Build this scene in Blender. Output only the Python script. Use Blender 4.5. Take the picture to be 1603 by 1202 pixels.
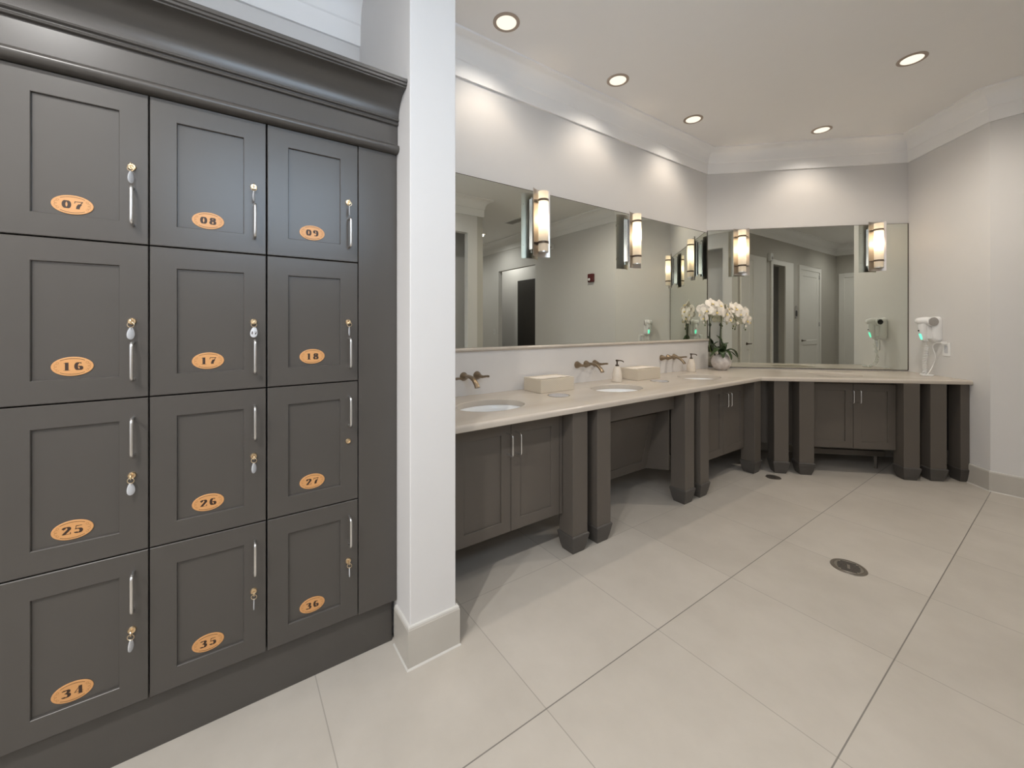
import bpy, bmesh, math, random
from mathutils import Vector, Matrix
PI = math.pi
S = bpy.context.scene
for o in list(bpy.data.objects): bpy.data.objects.remove(o)
COL = S.collection

# ------------------------------------------------------------------ camera
cam_d = bpy.data.cameras.new('camera'); cam = bpy.data.objects.new('camera', cam_d); COL.objects.link(cam)
cam.location = (0, 0, 1.35)
cam.rotation_euler = (PI/2, 0, math.radians(54.955))
cam_d.sensor_fit = 'HORIZONTAL'; cam_d.sensor_width = 36
cam_d.lens = 36*631.98/1603
cam_d.shift_x = 0.0
cam_d.shift_y = (507.15-601.0)/1603
cam_d.clip_start = 0.02
S.camera = cam
# ------------------------------------------------------------------ view + world
S.view_settings.view_transform = 'Standard'; S.view_settings.look = 'None'
S.view_settings.gamma = 1; S.view_settings.use_curve_mapping = False
S.view_settings.exposure = 0.87
W = bpy.data.worlds.new('world'); S.world = W; W.use_nodes = True
W.node_tree.nodes['Background'].inputs[0].default_value = (.75, .85, 1, 1)
W.node_tree.nodes['Background'].inputs[1].default_value = 1.0
CEIL = 3.235
WARM = (1.0, .77, .54); NEUT = (1.0, .975, .95); COOL = (.72, .86, 1.0)

def add_light(kind, name, loc, power, color, rot=(0, 0, 0), **kw):
    l = bpy.data.lights.new(name, kind); l.energy = power; l.color = color
    for k, v in kw.items(): setattr(l, k, v)
    o = bpy.data.objects.new(name, l); o.location = loc; o.rotation_euler = rot; COL.objects.link(o)
    return o
# daylight through an unseen high window, assumed from the cool locker sheen, behind the camera
add_light('AREA', 'assumed_daylight_and_fill', (.80, .35, 2.38), 16, (.62, .80, 1.0), (0, PI/2, 0), shape='RECTANGLE', size=.9, size_y=1.3)
add_light('AREA', 'assumed_daylight_and_fill', (-.55, -2.95, 1.75), 140, (.84, .92, 1.0), (PI/2, 0, PI), shape='RECTANGLE', size=1.6, size_y=1.7)  # added fill light at the unseen rear window, brightening the ceiling
# recessed lights: (x, y, scallop spot power)
DOWNLIGHTS = [(-2.085, 1.42), (-2.085, 2.462), (-2.085, 3.50), (-1.482, 4.71), (-.717, 3.98), (-.10, 2.3), (-.15, .95), (-.10, -.85),
              (-.10, -1.9), (2.5, 4.35), (4.3, 4.1), (3.3, 5.42)]  # unseen ones by the camera, corridor end and recess are added fill lights
SPOT_W = 2.5; FLOOD_W = 11

# ------------------------------------------------------------------ materials
def mat(name, color, rough=.5, metal=0, spec=.5, noise=0, nscale=8, bump=0, bscale=200, coat=0, emis=None, estr=0, trans=0, alt=None):
    m = bpy.data.materials.new(name); m.use_nodes = True; nt = m.node_tree; b = nt.nodes['Principled BSDF']
    c = (*color, 1)
    b.inputs['Base Color'].default_value = c; b.inputs['Roughness'].default_value = rough; b.inputs['Metallic'].default_value = metal
    b.inputs['Specular IOR Level'].default_value = spec; b.inputs['Coat Weight'].default_value = coat
    b.inputs['Coat Roughness'].default_value = .15
    if trans: b.inputs['Transmission Weight'].default_value = trans
    if emis: b.inputs['Emission Color'].default_value = (*emis, 1); b.inputs['Emission Strength'].default_value = estr
    tc = nt.nodes.new('ShaderNodeTexCoord')
    if noise:
        n = nt.nodes.new('ShaderNodeTexNoise'); n.inputs['Scale'].default_value = nscale; n.inputs['Detail'].default_value = 6
        nt.links.new(tc.outputs['Object'], n.inputs['Vector'])
        r = nt.nodes.new('ShaderNodeMix'); r.data_type = 'RGBA'
        a2 = alt if alt else tuple(max(0, x*(1-noise)) for x in color); b2 = color if alt else tuple(min(1, x*(1+noise)) for x in color)
        r.inputs['A'].default_value = (*a2, 1); r.inputs['B'].default_value = (*b2, 1)
        nt.links.new(n.outputs['Fac'], r.inputs['Factor']); nt.links.new(r.outputs['Result'], b.inputs['Base Color'])
    if bump:
        n = nt.nodes.new('ShaderNodeTexNoise'); n.inputs['Scale'].default_value = bscale; n.inputs['Detail'].default_value = 3
        nt.links.new(tc.outputs['Object'], n.inputs['Vector'])
        bp = nt.nodes.new('ShaderNodeBump'); bp.inputs['Strength'].default_value = bump; bp.inputs['Distance'].default_value = .001
        nt.links.new(n.outputs['Fac'], bp.inputs['Height']); nt.links.new(bp.outputs['Normal'], b.inputs['Normal'])
    return m
M = {}
M['wall'] = mat('wall_paint', (.68, .665, .65), .75, noise=.015, bump=.12, bscale=260)
M['ceiling'] = mat('ceiling_paint', (.88, .865, .85), .85, noise=.01)
M['crown'] = mat('crown_paint', (.90, .89, .88), .4, noise=.01)
M['locker'] = mat('locker_paint', (.071, .064, .057), .28, spec=.5, noise=.04, bump=.05, bscale=500)
M['cabinet'] = mat('vanity_paint', (.108, .093, .078), .42, noise=.05, bump=.05, bscale=500)
M['foot'] = mat('foot_paint', (.074, .067, .060), .45, noise=.05)
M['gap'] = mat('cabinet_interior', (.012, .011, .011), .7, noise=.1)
M['nickel'] = mat('brushed_nickel', (.72, .71, .69), .28, 1, noise=.03)
M['shield'] = mat('warm_nickel', (.50, .46, .42), .30, 1, noise=.03)
M['chrome'] = mat('polished_chrome', (.80, .81, .82), .10, 1, noise=.02)
M['brass'] = mat('aged_brass', (.80, .62, .40), .28, 1, noise=.05)
M['bronze'] = mat('brushed_bronze', (.30, .235, .165), .30, 1, noise=.06)
M['band'] = mat('dark_bronze', (.10, .075, .055), .4, .7, noise=.05)
M['plate'] = mat('plate_gold', (.60, .30, .11), .42, noise=.08, nscale=60, spec=.6)
M['ink'] = mat('plate_ink', (.035, .016, .008), .5, noise=.1)
M['scroll'] = mat('plate_engraving', (.42, .20, .07), .5, noise=.1)
M['tag'] = mat('white_plastic', (.60, .61, .63), .3, noise=.02)
M['white'] = mat('white_enamel', (.82, .82, .81), .25, noise=.02)
M['ceramic'] = mat('sink_ceramic', (.84, .84, .83), .1, noise=.01)
M['cream'] = mat('cream_ceramic', (.74, .66, .56), .2, noise=.12, nscale=30)
M['quartz'] = mat('quartz_top', (.55, .49, .42), .2, noise=.02, nscale=30)
M['splash'] = mat('quartz_splash', (.74, .71, .68), .16, noise=.04, nscale=6)
M['steel'] = mat('steel', (.55, .55, .56), .22, 1, noise=.03)
M['flap'] = mat('matte_steel', (.52, .52, .56), .45, .6, noise=.03)
M['drainmetal'] = mat('drain_metal', (.24, .215, .185), .4, .8, noise=.15, nscale=30)
M['black'] = mat('black', (.01, .01, .01), .5, noise=.1)
M['greygrille'] = mat('grey_grille', (.36, .34, .32), .5, noise=.1, nscale=80)
M['red'] = mat('alarm_red', (.10, .018, .02), .4, noise=.05)
M['green'] = mat('green_lamp', (.1, .6, .4), .4, emis=(.15, .80, .50), estr=.75, noise=.05)
M['petal'] = mat('orchid_petal', (.90, .84, .74), .5, noise=.05, nscale=20)
M['lip'] = mat('orchid_lip', (.80, .62, .22), .5, noise=.1)
M['stem'] = mat('orchid_stem', (.10, .12, .04), .5, noise=.2)
M['leaf'] = mat('orchid_leaf', (.045, .075, .028), .3, noise=.3, nscale=14)
M['stake'] = mat('orchid_stake', (.03, .035, .02), .6, noise=.2)
M['moss'] = mat('moss', (.06, .05, .03), .9, noise=.4, nscale=60, bump=.8, bscale=90)
M['pot'] = mat('marbled_pot', (.86, .82, .78), .3, noise=.3, nscale=28, alt=(.34, .27, .24), bump=.3, bscale=60)
M['paper'] = mat('paper_napkin', (.86, .78, .68), .8, noise=.02)
M['basetile'] = mat('baseboard_tile', (.50, .47, .42), .38, noise=.06, nscale=10)
M['caulk'] = mat('grout_caulk', (.62, .60, .56), .6, noise=.05)
M['corridor'] = mat('shaded_corridor_paint', (.50, .475, .43), .75, noise=.02)  # wall paint darkened: the corridor's dimmer light is put into the colour
M['doorpaint'] = mat('door_paint', (.80, .78, .74), .45, noise=.02)
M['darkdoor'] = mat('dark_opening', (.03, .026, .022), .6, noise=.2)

def nodes(name):
    m = bpy.data.materials.new(name); m.use_nodes = True; nt = m.node_tree
    return m, nt, nt.nodes['Principled BSDF']
# floor: big stone tiles, X lines darker than Y lines
def floor_mat():
    m, nt, b = nodes('floor_tile'); L = nt.links
    tc = nt.nodes.new('ShaderNodeTexCoord'); sp = nt.nodes.new('ShaderNodeSeparateXYZ'); L.new(tc.outputs['Object'], sp.inputs[0])
    def math_(op, a, bv=None, clamp=False):
        n = nt.nodes.new('ShaderNodeMath'); n.operation = op; n.use_clamp = clamp
        for i, v in enumerate((a, bv)):
            if v is None: continue
            if isinstance(v, (int, float)): n.inputs[i].default_value = v
            else: L.new(v, n.inputs[i])
        return n.outputs[0]
    def line(src, off, per, half):
        a = math_('SUBTRACT', src, off); a = math_('DIVIDE', a, per); a = math_('FRACT', math_('ADD', a, 100.5))
        d = math_('ABSOLUTE', math_('SUBTRACT', a, .5)); return math_('LESS_THAN', d, half/per)
    lx = line(sp.outputs['X'], -1.0905, .6437, .0022); ly = line(sp.outputs['Y'], .2716, .6403, .0019)
    # per tile tone
    ix = math_('FLOOR', math_('DIVIDE', math_('SUBTRACT', sp.outputs['X'], -1.0905), .6437))
    iy = math_('FLOOR', math_('DIVIDE', math_('SUBTRACT', sp.outputs['Y'], .2716), .6403))
    cb = nt.nodes.new('ShaderNodeCombineXYZ'); L.new(ix, cb.inputs[0]); L.new(iy, cb.inputs[1])
    wn = nt.nodes.new('ShaderNodeTexWhiteNoise'); L.new(cb.outputs[0], wn.inputs['Vector'])
    n1 = nt.nodes.new('ShaderNodeTexNoise'); n1.inputs['Scale'].default_value = 3.2; n1.inputs['Detail'].default_value = 8; n1.inputs['Roughness'].default_value = .6
    L.new(tc.outputs['Object'], n1.inputs['Vector'])
    f = math_('ADD', math_('MULTIPLY', n1.outputs['Fac'], .8), math_('MULTIPLY', wn.outputs['Value'], .2))
    mx = nt.nodes.new('ShaderNodeMix'); mx.data_type = 'RGBA'; L.new(f, mx.inputs['Factor'])
    mx.inputs['A'].default_value = (.39, .355, .305, 1); mx.inputs['B'].default_value = (.60, .555, .495, 1)
    m2 = nt.nodes.new('ShaderNodeMix'); m2.data_type = 'RGBA'; L.new(math_('MULTIPLY', ly, .55), m2.inputs['Factor'])
    L.new(mx.outputs['Result'], m2.inputs['A']); m2.inputs['B'].default_value = (.22, .20, .17, 1)
    m3 = nt.nodes.new('ShaderNodeMix'); m3.data_type = 'RGBA'; L.new(math_('MULTIPLY', lx, math_('ADD', .35, math_('MULTIPLY', math_('GREATER_THAN', sp.outputs['X'], -1.4), .6))), m3.inputs['Factor'])
    L.new(m2.outputs['Result'], m3.inputs['A']); m3.inputs['B'].default_value = (.17, .155, .135, 1)
    L.new(m3.outputs['Result'], b.inputs['Base Color'])
    b.inputs['Roughness'].default_value = .36
    return m
M['floor'] = floor_mat()
def mirror_mat():
    m, nt, b = nodes('mirror_glass')
    n = nt.nodes.new('ShaderNodeTexNoise'); n.inputs['Scale'].default_value = 1.5
    mx = nt.nodes.new('ShaderNodeMix'); mx.data_type = 'RGBA'; nt.links.new(n.outputs['Fac'], mx.inputs['Factor'])
    mx.inputs['A'].default_value = (.75, .775, .72, 1); mx.inputs['B'].default_value = (.76, .785, .73, 1)
    nt.links.new(mx.outputs['Result'], b.inputs['Base Color'])
    b.inputs['Metallic'].default_value = 1; b.inputs['Roughness'].default_value = 0.0
    return m
M['mirror'] = mirror_mat()
def weave_mat():
    m, nt, b = nodes('woven_cream'); L = nt.links
    tc = nt.nodes.new('ShaderNodeTexCoord')
    w1 = nt.nodes.new('ShaderNodeTexWave'); w1.inputs['Scale'].default_value = 42; w1.wave_type = 'BANDS'; w1.bands_direction = 'DIAGONAL'; w1.inputs['Distortion'].default_value = 1.5
    w1.inputs['Detail'].default_value = 1
    L.new(tc.outputs['Object'], w1.inputs['Vector'])
    mx = nt.nodes.new('ShaderNodeMix'); mx.data_type = 'RGBA'; L.new(w1.outputs['Fac'], mx.inputs['Factor'])
    mx.inputs['A'].default_value = (.56, .48, .37, 1); mx.inputs['B'].default_value = (.72, .64, .52, 1)
    L.new(mx.outputs['Result'], b.inputs['Base Color']); b.inputs['Roughness'].default_value = .6
    bp = nt.nodes.new('ShaderNodeBump'); bp.inputs['Strength'].default_value = .4; bp.inputs['Distance'].default_value = .001
    L.new(w1.outputs['Fac'], bp.inputs['Height']); L.new(bp.outputs['Normal'], b.inputs['Normal'])
    return m
M['weave'] = weave_mat()
def frosted():
    m = bpy.data.materials.new('frosted_glass'); m.use_nodes = True; nt = m.node_tree; nt.nodes.clear()
    out = nt.nodes.new('ShaderNodeOutputMaterial'); tr = nt.nodes.new('ShaderNodeBsdfTranslucent'); df = nt.nodes.new('ShaderNodeBsdfDiffuse')
    tr.inputs[0].default_value = (1, .93, .82, 1); df.inputs[0].default_value = (.85, .82, .76, 1)
    mx = nt.nodes.new('ShaderNodeMixShader'); mx.inputs[0].default_value = .35
    nt.links.new(tr.outputs[0], mx.inputs[1]); nt.links.new(df.outputs[0], mx.inputs[2]); nt.links.new(mx.outputs[0], out.inputs[0])
    return m
M['frosted'] = frosted()
def emit(name, c, s):
    m = bpy.data.materials.new(name); m.use_nodes = True; nt = m.node_tree; nt.nodes.clear()
    out = nt.nodes.new('ShaderNodeOutputMaterial'); e = nt.nodes.new('ShaderNodeEmission'); e.inputs[0].default_value = (*c, 1); e.inputs[1].default_value = s
    nt.links.new(e.outputs[0], out.inputs[0]); return m
M['lamp'] = emit('lamp_lens', (1, .90, .72), .68)
def pane():
    m = bpy.data.materials.new('unseen_window_pane'); m.use_nodes = True; nt = m.node_tree; nt.nodes.clear()
    out = nt.nodes.new('ShaderNodeOutputMaterial'); t = nt.nodes.new('ShaderNodeBsdfTransparent'); g = nt.nodes.new('ShaderNodeBsdfGlossy')
    g.inputs['Roughness'].default_value = .02; mx = nt.nodes.new('ShaderNodeMixShader'); mx.inputs[0].default_value = .06
    nt.links.new(t.outputs[0], mx.inputs[1]); nt.links.new(g.outputs[0], mx.inputs[2]); nt.links.new(mx.outputs[0], out.inputs[0]); return m
M['pane'] = pane()

# ------------------------------------------------------------------ mesh helpers
def new(): return bmesh.new()
def obj(name, bm, m, parent=None, bevel=0, smooth=False, seg=2, loc=None, rot=None, angle=35):
    bmesh.ops.remove_doubles(bm, verts=bm.verts, dist=1e-6)
    bmesh.ops.recalc_face_normals(bm, faces=bm.faces)
    me = bpy.data.meshes.new(name); bm.to_mesh(me); bm.free()
    me.materials.append(M[m] if isinstance(m, str) else m)
    o = bpy.data.objects.new(name, me); COL.objects.link(o)
    if parent is not None: o.parent = parent
    if loc: o.location = loc
    if rot: o.rotation_euler = rot
    if smooth:
        for p in me.polygons: p.use_smooth = True
        try: me.set_sharp_from_angle(angle=math.radians(angle))
        except Exception: pass
    if bevel:
        b = o.modifiers.new('bevel', 'BEVEL'); b.width = bevel; b.segments = seg; b.limit_method = 'ANGLE'; b.angle_limit = math.radians(35)
    return o
def tag(o, label=None, cat=None, group=None, kind=None):
    if label: o['label'] = label
    if cat: o['category'] = cat
    if group: o['group'] = group
    if kind: o['kind'] = kind
    return o
def thing(name, label, cat, loc=(0, 0, 0), rz=0, group=None, kind=None):
    o = bpy.data.objects.new(name, None); COL.objects.link(o); o.location = loc; o.rotation_euler = (0, 0, rz)
    o.empty_display_size = .05
    return tag(o, label, cat, group, kind)
def dup(root, loc, rz, label=None, group=None):
    r = root.copy(); COL.objects.link(r); r.location = loc; r.rotation_euler = (0, 0, rz)
    if label: r['label'] = label
    if group: r['group'] = group
    for ch in list(root.children):
        c = ch.copy(); COL.objects.link(c); c.parent = r
        for g in list(ch.children):
            d = g.copy(); COL.objects.link(d); d.parent = c
    return r
def box(bm, a, b, mtx=None):
    x0, y0, z0 = a; x1, y1, z1 = b
    v = [Vector(p) for p in ((x0,y0,z0),(x1,y0,z0),(x1,y1,z0),(x0,y1,z0),(x0,y0,z1),(x1,y0,z1),(x1,y1,z1),(x0,y1,z1))]
    if mtx: v = [mtx @ p for p in v]
    v = [bm.verts.new(p) for p in v]
    for f in ((3,2,1,0),(4,5,6,7),(0,1,5,4),(1,2,6,5),(2,3,7,6),(3,0,4,7)): bm.faces.new([v[i] for i in f])
def prism(bm, poly, z0, z1):
    a = [bm.verts.new((x, y, z0)) for x, y in poly]; b = [bm.verts.new((x, y, z1)) for x, y in poly]
    n = len(poly); bm.faces.new(a[::-1]); bm.faces.new(b)
    for i in range(n): bm.faces.new((a[i], a[(i+1) % n], b[(i+1) % n], b[i]))
def rings(bm, loops, cap0=True, cap1=True, closed=True):
    R = [[bm.verts.new(p) for p in l] for l in loops]
    n = len(R[0])
    for a, b in zip(R, R[1:]):
        for i in range(n if closed else n-1):
            j = (i+1) % n
            bm.faces.new((a[i], a[j], b[j], b[i]))
    if cap0: bm.faces.new(R[0][::-1])
    if cap1: bm.faces.new(R[-1])
def lathe(bm, prof, n=32, mtx=None, sx=1, sy=1, cap0=True, cap1=True):
    L = []
    for r, z in prof:
        l = []
        for i in range(n):
            t = 2*PI*i/n; p = Vector((max(r, 1e-4)*math.cos(t)*sx, max(r, 1e-4)*math.sin(t)*sy, z)); l.append(mtx @ p if mtx else p)
        L.append(l)
    rings(bm, L, cap0, cap1)
def tube(bm, pts, r, n=10, caps=True):
    pts = [Vector(p) for p in pts]; m = len(pts)
    rr = r if isinstance(r, (list, tuple)) else [r]*m
    T = []
    for i in range(m):
        a = pts[max(0, i-1)]; b = pts[min(m-1, i+1)]; T.append((b-a).normalized())
    u = T[0].orthogonal().normalized(); L = []
    for i in range(m):
        if i: u = (u - T[i]*u.dot(T[i])).normalized()
        v = T[i].cross(u)
        L.append([pts[i] + (u*math.cos(2*PI*k/n) + v*math.sin(2*PI*k/n))*rr[i] for k in range(n)])
    rings(bm, L, caps, caps)
def smoothpath(pts, sub=6):
    P = [Vector(p) for p in pts]; out = []
    for i in range(len(P)-1):
        p0 = P[max(i-1, 0)]; p1 = P[i]; p2 = P[i+1]; p3 = P[min(i+2, len(P)-1)]
        for k in range(sub):
            t = k/sub; out.append(.5*((2*p1)+(-p0+p2)*t+(2*p0-5*p1+4*p2-p3)*t*t+(-p0+3*p1-3*p2+p3)*t**3))
    out.append(P[-1]); return out
def sweep(bm, path, prof, closed=False):
    """profile (d, z): d = distance to the right of travel; mitred corners"""
    P = [Vector(p).to_2d() if len(p) == 3 else Vector(p) for p in path]; n = len(P); loops = []
    for i in range(n):
        if closed or 0 < i < n-1:
            a = (P[i]-P[i-1]).normalized(); b = (P[(i+1) % n]-P[i]).normalized()
        else:
            a = b = (P[1]-P[0]).normalized() if i == 0 else (P[-1]-P[-2]).normalized()
        na = Vector((a.y, -a.x)); nb = Vector((b.y, -b.x)); m = (na+nb); m = m/m.dot(na)
        loops.append([(P[i].x+m.x*d, P[i].y+m.y*d, z) for d, z in prof])
    if closed: loops.append(loops[0])
    rings(bm, loops, not closed, not closed)
def slab(bm, p, q, holes, z0, z1, th):
    """wall from p to q, thickness to the LEFT of travel, rectangular holes (s0,s1,za,zb)"""
    p = Vector(p); q = Vector(q); L = (q-p).length; u = (q-p)/L; nl = Vector((-u.y, u.x))
    ss = sorted({0, L, *[h[0] for h in holes], *[h[1] for h in holes]}); zz = sorted({z0, z1, *[h[2] for h in holes], *[h[3] for h in holes]})
    for a, b in zip(ss, ss[1:]):
        for c, d in zip(zz, zz[1:]):
            sm, zm = (a+b)/2, (c+d)/2
            if any(h[0] < sm < h[1] and h[2] < zm < h[3] for h in holes): continue
            P = [p+u*a, p+u*b, p+u*b+nl*th, p+u*a+nl*th]
            prism(bm, [(v.x, v.y) for v in P], c, d)
def shaker(bm, w, h, stile=.066, rec=.008, t=.019, y0=0, z0=0, x0=0, edge=.0018, vis=None):
    def rect(ins, x): return [(x0+x, y0+ins, z0+ins), (x0+x, y0+w-ins, z0+ins), (x0+x, y0+w-ins, z0+h-ins), (x0+x, y0+ins, z0+h-ins)]
    rings(bm, [rect(0, -t), rect(0, -edge), (rect(edge, 0)), rect(stile-.0012, 0), rect(stile, -.0012), rect(stile+.0006, -rec)])
def pull(bm, y, z0, z1, x=0, out=.028, r=.0042):
    c = .012
    pts = [(x-.001, y, z0+.0), (x+out-c, y, z0)] + [(x+out-c+c*math.sin(a), y, z0+c-c*math.cos(a)) for a in (PI/8, PI/4, 3*PI/8, PI/2)] + \
          [(x+out, y, z1-c)] + [(x+out-c+c*math.cos(a), y, z1-c+c*math.sin(a)) for a in (PI/8, PI/4, 3*PI/8, PI/2)] + [(x-.001, y, z1)]
    tube(bm, pts, r, 12)
def rounded(w, h, r, n=5):
    P = []
    for cx, cy, a0 in ((w/2-r, h/2-r, 0), (-w/2+r, h/2-r, PI/2), (-w/2+r, -h/2+r, PI), (w/2-r, -h/2+r, 3*PI/2)):
        for i in range(n+1):
            a = a0+PI/2*i/n; P.append((cx+r*math.cos(a), cy+r*math.sin(a)))
    return P

# ------------------------------------------------------------------ the room
bX = -2.395
K = (bX, 4.286); K2 = (-1.045, 5.636); K3 = (-.4518, 5.0427); YF = 5.0427; OX = .55; NY = 3.19; EX = 5.3
YS, YE, YC = -.518, .5837, .7843; LX = -1.68; CXF = -1.5314; NIX = -2.278; YN = -2.6
def struct(name, bm, m, label=None, **kw):
    o = obj(name, bm, m, **kw); o['kind'] = 'structure'
    if label: o['label'] = label
    return o
bm = new(); box(bm, (-3.0, YN-.2, -.1), (EX+.3, 7.2, 0)); struct('floor', bm, 'floor', 'large square beige stone tile floor with thin dark grout')
bm = new(); box(bm, (-3.0, YN-.2, CEIL), (EX+.3, 7.2, CEIL+.1)); struct('ceiling', bm, 'ceiling', 'smooth painted ceiling with recessed lights')
T = .1
def wall(name, p, q, holes=(), z1=CEIL, m='wall', label=None, th=T):
    bm = new(); slab(bm, p, q, holes, 0, z1, th); return struct(name, bm, m, label)
wall('wall_left', (bX, YC), K, label='wall behind the long mirror and the row of sinks')
wall('wall_back', K, K2, label='angled wall carrying the far mirror')
wall('wall_right', K2, K3, label='short angled wall with the hair dryer')
wall('wall_far', K3, (EX, YF), [(1.6-K3[0], 2.95-K3[0], 0, 2.55)], label='wall running off to the right past the hair dryer')
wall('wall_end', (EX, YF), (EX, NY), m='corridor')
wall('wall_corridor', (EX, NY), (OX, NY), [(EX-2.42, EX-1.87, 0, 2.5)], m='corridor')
wall('wall_near', (OX, NY-.1), (OX, YN), [(NY-3.03, NY-2.1, 0, 2.72), (NY-1.1, NY+.2, 1.95, 2.8)])  # second opening is cut for the assumed unseen window
wall('wall_behind', (OX, YN), (LX, YN), [(.3, 1.9, .9, 2.6)])  # opening cut for the added unseen fill window
wall('wall_locker_side', (LX, YN), (LX, YS-.11), th=.9)
bm = new(); slab(bm, (NIX, YS-.11), (NIX, YE), (), 0, CEIL, .1); struct('wall_niche', bm, 'wall', 'wall above and behind the lockers')
bm = new(); box(bm, (bX-.1, YE, 0), (CXF, YC, CEIL)); struct('wall_pillar', bm, 'wall', 'square painted pillar between the lockers and the sinks', bevel=.004)
bm = new(); box(bm, (NIX, YS-.11, 3.1), (LX+.0, YE, CEIL)); struct('ceiling_niche', bm, 'ceiling')
# alcove behind the opening in the near wall, and a recess behind the opening in the far wall
bm = new(); box(bm, (.95, 1.93, 0), (1.02, 3.09, CEIL)); box(bm, (OX+.1, 1.93, 0), (.95, 2.0, CEIL)); struct('wall_alcove', bm, 'wall')
bm = new(); box(bm, (1.5, 5.75, 0), (4.5, 5.85, CEIL)); box(bm, (1.5, YF+.1, 0), (1.6, 5.75, CEIL)); box(bm, (4.4, YF+.1, 0), (4.5, 5.75, CEIL))
struct('wall_recess', bm, 'wall')
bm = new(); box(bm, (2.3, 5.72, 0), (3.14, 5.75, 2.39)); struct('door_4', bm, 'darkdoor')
bm = new(); box(bm, (1.6, 2.1, 0), (2.7, 2.2, CEIL)); box(bm, (1.52, 2.2, 0), (1.6, NY-.1, CEIL)); box(bm, (2.7, 2.1, 0), (2.8, NY-.1, CEIL)); struct('wall_side_room', bm, 'wall')
# crown
Z0 = 2.985
CP = [(0, CEIL), (0, Z0), (.014, Z0), (.016, Z0+.012), (.018, Z0+.105), (.024, Z0+.112), (.026, Z0+.122)]
for i in range(1, 9):
    a = PI/2*i/9; CP.append((.026+.094*(1-math.cos(a)), Z0+.122+.108*math.sin(a)))
CP += [(.122, CEIL-.016), (.126, CEIL-.014), (.126, CEIL)]
bm = new(); sweep(bm, [(NIX+.6, YE), (CXF, YE), (CXF, YC), (bX, YC), K, K2, K3, (EX, YF), (EX, NY), (OX, NY), (OX, YN), (LX, YN), (LX, YS-.11)], [(d, z) for d, z in CP])
struct('trim_1', bm, 'crown', 'white crown moulding around the ceiling', smooth=True, angle=25)
bm = new(); sweep(bm, [(NIX, YS-.11), (NIX, YE-.0)], [(d, z-.13) for d, z in CP]); struct('trim_2', bm, 'crown', smooth=True, angle=25)
# baseboards
BP = [(0, 0), (.013, 0), (.013, .15), (.009, .158), (0, .158)]
def base(name, path, label=None):
    bm = new(); sweep(bm, path, BP); o = struct(name, bm, 'basetile', label)
    bm = new(); sweep(bm, path, [(0, .1575), (.011, .1575), (.009, .1635), (0, .1635)]); obj('caulk_line', bm, 'caulk', o)
    bm = new(); sweep(bm, path, [(0.012, 0), (.018, 0), (.0145, .006), (.012, .006)]); obj('caulk_line', bm, 'caulk', o)
base('baseboard_pillar', [(LX+.0, YE), (CXF, YE), (CXF, YC), (bX, YC)], 'beige tile baseboard wrapping the pillar')
base('baseboard_left', [(bX, YC), K])
base('baseboard_back', [K, K2])
base('baseboard_right', [K2, K3, (1.6, YF)], 'beige tile baseboard along the right walls')
base('baseboard_far', [(2.95, YF), (EX, YF), (EX, NY), (3.14, NY)])
base('baseboard_near', [(OX, 1.9), (OX, YN), (LX, YN), (LX, YS-.11)])
# assumed unseen window high in the near wall (behind the camera)
w = thing('assumed_window', None, None, (OX, .35, 1.95), 0, kind='structure')
bm = new()
for a, b in (((-.01, -.66, -.01), (.06, -.6, .86)), ((-.01, .6, -.01), (.06, .66, .86)), ((-.01, -.6, -.01), (.06, .6, .05)), ((-.01, -.6, .80), (.06, .6, .86)), ((0, -.02, .05), (.05, .02, .8))): box(bm, a, b)
obj('unseen_window_frame', bm, 'crown', w)
bm = new(); box(bm, (.02, -.62, .02), (.026, .62, .83)); obj('unseen_window_pane', bm, 'pane', w)
w = thing('added_fill_window', None, None, (-.55, YN, .9), 0, kind='structure')  # unseen window added so that soft fill light comes from behind
bm = new()
for a, b in (((-.86, -.01, -.06), (-.8, .03, 1.76)), ((.8, -.01, -.06), (.86, .03, 1.76)), ((-.8, -.01, -.06), (.8, .03, 0)), ((-.8, -.01, 1.7), (.8, .03, 1.76)), ((-.02, -.05, 0), (.02, 0, 1.7)), ((-.8, -.05, .83), (.8, 0, .87))): box(bm, a, b)
obj('unseen_window_frame', bm, 'crown', w)
bm = new(); box(bm, (-.8, -.03, 0), (.8, -.024, 1.7)); obj('unseen_window_pane', bm, 'pane', w)
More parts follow.
